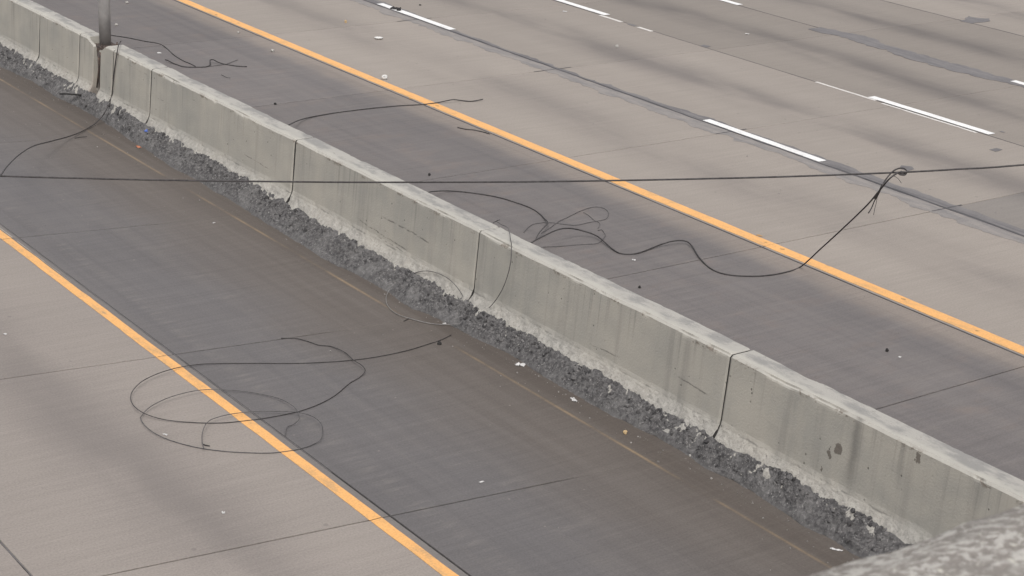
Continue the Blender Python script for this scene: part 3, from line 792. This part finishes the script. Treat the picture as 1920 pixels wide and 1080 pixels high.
wire('frayed_end', [between(1652, 354, .94), between(1645, 368, .9), between(1640, 376, .86), between(1634, 390, .86), between(1628, 400, .86)], .007, MT['cable'], hang)
wire('frayed_end', [between(1645, 368, .9), between(1643, 380, .86), between(1640, 392, .86), between(1638, 403, .86)], .0035, MT['cable_grey'], hang)
wire('frayed_end', [between(1654, 345, .94), between(1648, 358, .93), between(1644, 362, .92)], .006, MT['cable'], hang)
wire('frayed_end', [near_knot(1674, 329, 0), near_knot(1683, 334, 0), near_knot(1690, 343, 0)], .003, MT['cable_grey'], hang)

def W(name, label, P, r, mat='cable', cat='cable', **kw):
    return tag(wire(name, P, r, MT[mat], **kw), label, cat)

# drape over the barrier beside the pole, across the ridge and up to the span wire
dr = [pix(227, 77, 1.14), pix(225, 80, 1.12), pix_x(221, 90, 11.56), pix_x(215, 128, 11.53), pix_x(211, 165, 11.505)]
dr += [pix(208, 188, .28), pix(198, 208, .20), pix(190, 220, .10), pix(175, 234, .03), pix(150, 248, .03), pix(125, 257, .08), pix(95, 265, .20), pix(62, 274, .42), pix(36, 290, .68), pix(15, 310, .95), pix(0, 330, 1.2), pix(-8, 334, 1.19)]
W('draped_cable', 'dark cable hanging over the barrier beside the pole and rising to the span wire', dr, .0088)
W('fallen_cable', 'dark cable running from the pole to a kinked black end on the right shoulder', G((190, 64, .6), (208, 66, .4), (240, 71, .25), (270, 77, .14), (298, 82, .06), (312, 90), (325, 102), (342, 113), (358, 120), (366, 124)), .0090)
W('cable_offcut', 'short thick black cable offcut with a kinked tail on the shoulder near the pole', G((310, 112, .04), (316, 114, .04), (328, 120), (345, 125), (370, 126), (388, 125), (394, 121, .02), (394, 113, .05), (400, 112, .06), (410, 117, .04), (425, 121), (445, 124), (463, 125)), .0105)
W('frayed_wire', 'thin frayed wire sprouting from the kinked black offcut', G((388, 125), (405, 123), (425, 120), (438, 115), (446, 112)), .005, 'cable_grey', 'wire')
W('wire_scrap', 'thin curled wire scrap lying just below the kinked offcut', G((415, 140), (425, 145), (432, 146)), .005, 'cable_grey', 'wire')
W('fallen_cable', 'dark cable lying from behind the barrier across the right yellow line', G((520, 246, .3), (548, 231, .15), (572, 222, .03), (620, 213), (680, 205), (740, 199), (790, 196), (822, 192, .02), (848, 187, .05), (862, 188, .03), (882, 190), (896, 188, .02), (906, 186, .04)), .0092)
W('wire_scrap', 'short dark wire stub lying against the right yellow line', G((858, 239), (872, 242), (890, 244), (908, 248), (918, 251)), .0085)
W('fallen_cable', 'dark cable curving behind the barrier down to the tangled thin loops', G((790, 364, .2), (812, 359, .1), (845, 358, .02), (880, 361), (930, 369), (965, 379), (995, 390), (1012, 401), (1022, 411, .03), (1027, 418, .06), (1018, 428, .12), (1010, 438, .2), (1004, 450, .3)), .0082)
W('thin_loop', 'thin wire looping in a teardrop on the shoulder behind the barrier', G((982, 436), (992, 425), (1005, 419), (1030, 417), (1055, 420), (1080, 422), (1105, 417), (1132, 412), (1139, 407), (1141, 399), (1135, 392), (1122, 388), (1108, 389), (1085, 397), (1065, 407), (1048, 415), (1030, 428), (1015, 437)), .0040, 'cable_grey', 'wire')
W('thin_wire', 'thin hooked wire below the teardrop loop crossing under the thick cable', G((1010, 465, .06), (1022, 463), (1045, 462), (1070, 460), (1095, 458), (1115, 457), (1126, 453), (1133, 445), (1135, 441), (1132, 435), (1128, 431), (1121, 432)), .0040, 'cable_grey', 'wire')
W('thin_wire', 'very thin wire strand inside the teardrop loop', G((1094, 398), (1104, 404), (1113, 412), (1124, 418), (1124, 424), (1121, 428)), .003, 'cable_grey', 'wire')
# thin wire over the barrier
W('draped_wire', 'thin grey wire hanging in a bow down the barrier face beside a joint', [pix(930, 414, .95), pix(940, 421, 1.06), pix(953, 428, 1.085), pix_x(957, 448, 11.565), pix_x(959, 464, 11.535), pix_x(957, 494, 11.50), pix_x(950, 522, 11.475), pix_x(940, 546, 11.46), pix_x(927, 566, 11.44), pix(913, 581, .22), pix(905, 588, .2)], .0048, 'cable_grey', 'wire')
W('wire_stub', 'small wire stub poking up at the top rear edge of the barrier', [pix(925, 418, 1.07), pix(931, 414, 1.085), pix(937, 412, 1.11)], .006, 'cable_grey', 'wire')
W('thin_loop', 'thin wire arching from the rubble ridge against the barrier foot', [pix(770, 518, .16), pix(780, 511, .24), pix(800, 508, .32), pix(820, 512, .35), pix(840, 522, .36), pix(854, 535, .34), pix(863, 547, .30), pix(868, 556, .26)], .0045, 'cable_grey', 'wire')
W('thin_loop', 'pale thin wire bowing out from the rubble ridge onto the gutter', [pix(737, 536, .1), pix(729, 545, .03), pix(724, 558, .012), pix(726, 571, .012), pix(735, 582, .012), pix(750, 591, .012), pix(772, 598, .012), pix(795, 604, .012), pix(820, 608, .012), pix(845, 608, .03), pix(862, 606, .08)], .0042, 'wire_pale', 'wire')
W('wire_scrap', 'tiny dark twig of wire beside the pale gutter loop', G((757, 602), (763, 599), (767, 597)), .005)
# coil on the left carriageway
coil = G((846, 628), (825, 638), (800, 646), (760, 658), (700, 670), (640, 677), (560, 681), (470, 681), (390, 682, .015), (340, 688, .03), (300, 699, .045), (268, 714, .05), (250, 731, .05), (245, 747, .05), (253, 763, .045), (275, 777, .035), (310, 787, .02), (360, 792), (410, 793), (450, 790), (490, 785), (530, 778), (565, 770), (600, 757), (630, 740), (655, 719), (675, 707), (684, 697, .03), (683, 690, .05), (676, 683, .05), (664, 676, .04), (650, 663, .02), (636, 655, .02), (618, 649), (598, 647), (580, 641), (558, 635), (540, 634), (527, 634))
W('cable_coil', 'big open coil of dark cable straddling the left yellow line', coil, .0046)
W('wire_coil', 'inner thin wire loop with a bent tip lying over the left yellow line', G((535, 817), (536, 808, .01), (539, 800, .02), (550, 796, .02), (559, 788, .06), (561, 780, .08), (556, 768, .06), (545, 758, .05), (525, 748, .03), (495, 740, .02), (460, 734, .02), (420, 731, .03), (380, 731, .04), (345, 737, .05), (310, 748, .05), (280, 764, .04), (266, 779, .03), (264, 786, .03), (274, 800, .03), (295, 815, .02), (330, 829), (375, 840), (420, 846), (470, 849), (510, 849), (545, 845), (575, 838), (597, 828, .02), (604, 818, .05), (605, 806, .07), (602, 794, .07), (590, 783, .06), (572, 776, .05), (545, 772, .04), (510, 771, .03), (470, 772, .03), (430, 777, .04), (400, 785, .05), (388, 793, .06), (382, 803, .06), (379, 815, .05), (379, 828, .04), (382, 841, .05)), .0042, 'cable_grey')
W('wire_scrap', 'small dark stub lying inside the wire coil', G((380, 833), (387, 835), (393, 836)), .006)
W('rod', 'short black rod lying on the rubble ridge below the pole', [pix(112, 176, .17), pix(125, 176, .18), pix(138, 177, .18), pix(152, 178, .17)], .014, 'black', 'rod')
W('wire_scrap', 'short dark wire on the left shoulder under the draped cable', G((140, 259), (152, 257), (163, 256)), .005)

# ------------------------------------------------------------------ litter and loose stones
def stone(u, v, w, h, mat, label, name='stone', cat='stone', z=0.0, seed=1):
    p = pix(u, v, z); R = np.random.default_rng(seed); bm = bmesh.new(); bmesh.ops.create_icosphere(bm, subdivisions=2, radius=1.0)
    for q in bm.verts:
        c = q.co; k = 1 + .28 * mnoise.noise(c * 1.3 + Vector((seed * 3.1, 0, 0))) + .12 * mnoise.noise(c * 3.1 + Vector((seed, 0, 0)))
        q.co = Vector((c.x * k * w / 2, c.y * k * w / 2 * R.uniform(.6, .95), max(c.z, -.55) * k * h / 2))
    zmin = min(q.co.z for q in bm.verts)
    for q in bm.verts: q.co.z -= zmin
    me = bpy.data.meshes.new(name); bm.to_mesh(me); bm.free(); me.materials.append(MT[mat])
    o = bpy.data.objects.new(name, me); col.objects.link(o); o.location = (p[0], p[1], z); o.rotation_euler.z = R.uniform(0, 6)
    return tag(o, label, cat)

def scrap(u, v, w, l, mat, label, name='paper_scrap', cat='paper', z=0.002, seed=1, crumple=.35):
    """crumpled sheet with thickness"""
    p = pix(u, v, z); R = np.random.default_rng(seed); n = 7; v_ = []
    for i in range(n):
        for j in range(n):
            a, b = i / (n - 1) - .5, j / (n - 1) - .5
            v_.append((a * w * (1 + .25 * R.uniform(-1, 1)), b * l * (1 + .25 * R.uniform(-1, 1)), abs(R.normal()) * crumple * min(w, l) * .5 + .002))
    f_ = [(i * n + j, (i + 1) * n + j, (i + 1) * n + j + 1, i * n + j + 1) for i in range(n - 1) for j in range(n - 1)]
    o = mesh_obj(name, v_, f_, MT[mat]); md = o.modifiers.new('thickness', 'SOLIDIFY'); md.thickness = .002
    o.location = (p[0], p[1], z); o.rotation_euler.z = R.uniform(0, 6); return tag(o, label, cat)

p = pix(710, 73)
v, f = lathe([(.0, .006), (.05, .006), (.072, .028), (.080, .030), (.080, .026), (.072, .022), (.052, .0), (.0, .0)][::-1], 24)
pl = mesh_obj('foam_plate', v, f, MT['foam'], None, True); pl.location = tuple(p); tag(pl, 'pale round foam plate lying in the nearest right-hand lane', 'plate')
p = pix(721, 149)
v, f = lathe([(.030, 0), (.047, .0), (.050, .03), (.048, .055), (.042, .056), (.036, .03), (.032, .004)], 20)
cu = mesh_obj('foam_cup', v[:], f[:-2], MT['foam'], None, True); cu.location = tuple(p); cu.rotation_euler = (.25, -.2, 0); cu.location.z = .012
tag(cu, 'squat open white cup rim beside the far stretch of right yellow line', 'cup')
stone(1157, 89, .085, .07, 'pale_stone', 'pale rounded stone alone in the second right-hand lane', seed=3)
scrap(1059, 22, .07, .05, 'paper', 'small white paper scrap near the far second lane line', seed=4)
scrap(1401, 64, .07, .05, 'paper', 'tiny white scrap in the third right-hand lane', seed=5)
scrap(742, 17, .20, .10, 'black', 'flat dark rubber scrap on the far white dash, larger of two', 'rubber_scrap', 'rubber', seed=6, z=.012)
stone(745 + 3, 20, .10, .07, 'black', 'small dark lump on the far white dash beside the rubber scrap', 'rubber_lump', 'rubber', seed=7, z=.011)
stone(648, 43, .05, .08, 'tan', 'small upright brown bit in the nearest right lane above the plate', 'litter_bit', 'litter', seed=8)
stone(788, 10, .06, .03, 'black', 'small flat dark bit past the far white dash', 'litter_bit', 'litter', seed=9)
stone(238, 6, .07, .05, 'pale_stone', 'pale pebble on the right shoulder at the top edge beyond the pole', 'pebble', 'pebble', seed=10)
stone(218, 48, .07, .05, 'pale_stone', 'pale pebble on the right shoulder just right of the pole', 'pebble', 'pebble', seed=11)
stone(447, 62, .06, .04, 'pale_stone', 'pale pebble near the tan edge of the right shoulder', 'pebble', 'pebble', seed=12)
stone(511, 97, .075, .06, 'pale_stone', 'larger grey pebble below the right yellow line near the top', 'pebble', 'pebble', seed=13)
scrap(299, 100, .07, .05, 'paper', 'small white scrap behind the barrier beside the black cable end', seed=14)
stone(516, 196, .05, .04, 'black', 'small black lump on the right shoulder left of the crossing cable', 'rubber_lump', 'rubber', seed=15)
stone(805, 329, .05, .05, 'black', 'small black lump on the right shoulder just above the span wire', 'rubber_lump', 'rubber', seed=16)
stone(1199, 540, .045, .04, 'black', 'small black lump on the right shoulder near the barrier top edge', 'rubber_lump', 'rubber', seed=17)
stone(1663, 659, .045, .05, 'black', 'small black lump on the right shoulder above a white speck', 'rubber_lump', 'rubber', seed=18)
scrap(1687, 670, .035, .025, 'paper', 'white speck of paper on the right shoulder beside the black lump', seed=19)
scrap(1188, 488, .045, .03, 'paper', 'white speck of paper below the bend of the thick cable', seed=20)
stone(824, 646, .05, .05, 'black', 'small black lump on the gutter silt at the end of the cable coil', 'rubber_lump', 'rubber', seed=21)
scrap(975, 685, .10, .06, 'paper', 'crumpled white paper against the foot of the rubble ridge', seed=22)
scrap(1076, 750, .10, .045, 'paper', 'narrow torn white paper in the gutter further along the ridge', seed=23)
stone(1172, 813, .055, .045, 'tan', 'tan round husk lying alone in the gutter silt', 'husk', 'litter', seed=24)
scrap(571, 457, .07, .04, 'paper', 'small white paper at the ridge edge halfway along the barrier', seed=25)
scrap(277, 247, .09, .07, 'blue', 'small blue plastic scrap on the rubble ridge', 'plastic_scrap', 'plastic', z=.16, seed=26)
scrap(260, 276, .11, .05, 'orange', 'orange scrap at the lower edge of the rubble ridge', 'plastic_scrap', 'plastic', seed=27)
scrap(1568, 1031, .10, .025, 'paper', 'thin pale strip of paper in the gutter close to the parapet', seed=28)
stone(1294, 856, .035, .03, 'pale_stone', 'pale pebble fallen off the ridge in the wide gutter bend', 'pebble', 'pebble', seed=30)
scrap(833, 607, .04, .03, 'paper', 'white fleck where the pale wire loop meets the ridge', seed=31)
scrap(419, 962, .035, .03, 'paper', 'white fleck alone in the left lane below the wire coil', seed=32)
scrap(310, 815, .05, .022, 'paper', 'white fleck lying inside the left end of the wire coil', seed=33)
scrap(401, 418, .035, .02, 'paper', 'white fleck on the left shoulder near the second joint', seed=34)
scrap(903, 904, .05, .02, 'paper', 'pale fleck on the left shoulder just above a joint', seed=35)
scrap(10, 627, .04, .03, 'paper', 'white fleck at the left edge beside the left yellow line', seed=36)

# ------------------------------------------------------------------ bridge the photographer stands on (its parapet shows at the lower right)
M = Mat("lichen_concrete", 0.9, 0.2)
a_ = M.noise((88, 110, 110), 6, 0.72, dist=0.3); b_ = M.noise((22, 30, 30), 3, 0.6, (3, 1, 2))
c = M.mix(M.ss(a_, 0.46, 0.56), (0.250, 0.226, 0.205), (0.48, 0.455, 0.42))
c = M.mix(M.mul(M.ss(b_, 0.50, 0.64), 0.6), c, (0.235, 0.215, 0.196))
c = M.mix(M.mul(M.ss(M.noise((120, 130, 130), 3, .6, (7, 7, 7)), 0.60, 0.70), 0.8), c, (0.62, 0.595, 0.52))
c = M.mix(M.mul(M.ss(M.noise((75, 75, 75), 3, .6, (1, 9, 4)), 0.63, 0.72), 0.6), c, (0.12, 0.105, 0.095))
M.color(c); M.bump(a_, 0.6, 0.01); MT['parapet'] = M.m
bridge = empty('bridge', (0, .65, 0)); tag(bridge, 'mottled pale concrete bridge parapet filling the lower right corner', 'bridge')
prof = [(-.15, -1.0), (-.15, -.05), (-.13, -.018), (-.09, -.003), (.02, .0), (.08, -.006), (.125, -.022), (.155, -.05), (.172, -.10), (.175, -.2), (.175, -1.9)]
xs = np.concatenate([np.linspace(-30, -1, 40), np.linspace(-.95, 4, 260), np.linspace(4.2, 60, 60)])
V = []
for x in xs:
    for y, z in prof:
        k = n2(np.array([x * 14]), np.array([y * 14 + z * 9]), 61, 3)[0]
        V.append((x, y + .002 * k * (z > -.3), 7.108 + z + .002 * k + .003 * n1(np.array([x * 2.2]), 62, 2)[0]))
P = len(prof); i, j = np.meshgrid(np.arange(len(xs) - 1), np.arange(P - 1), indexing='ij'); a = (i * P + j).ravel()
fast_mesh('parapet', np.array(V), np.stack([a, a + P, a + P + 1, a + 1], -1), MT['parapet'], bridge, True)
dk = box_mesh('deck', -30, 60, -9.0, -.153, 5.55, 6.05, MT['deck'], bridge)
for yy in (-.7, -3.4, -6.0, -8.4): box_mesh('girder', -30, 60, yy - .25, yy + .25, 4.75, 5.545, MT['deck'], bridge)
for xx in (11.72, 39.2, -10.5):
    for yy in (-2.0, -7.0): box_mesh('pier', xx - .3, xx + .3, yy - .4, yy + .4, -.02, 4.74, MT['deck'], bridge)
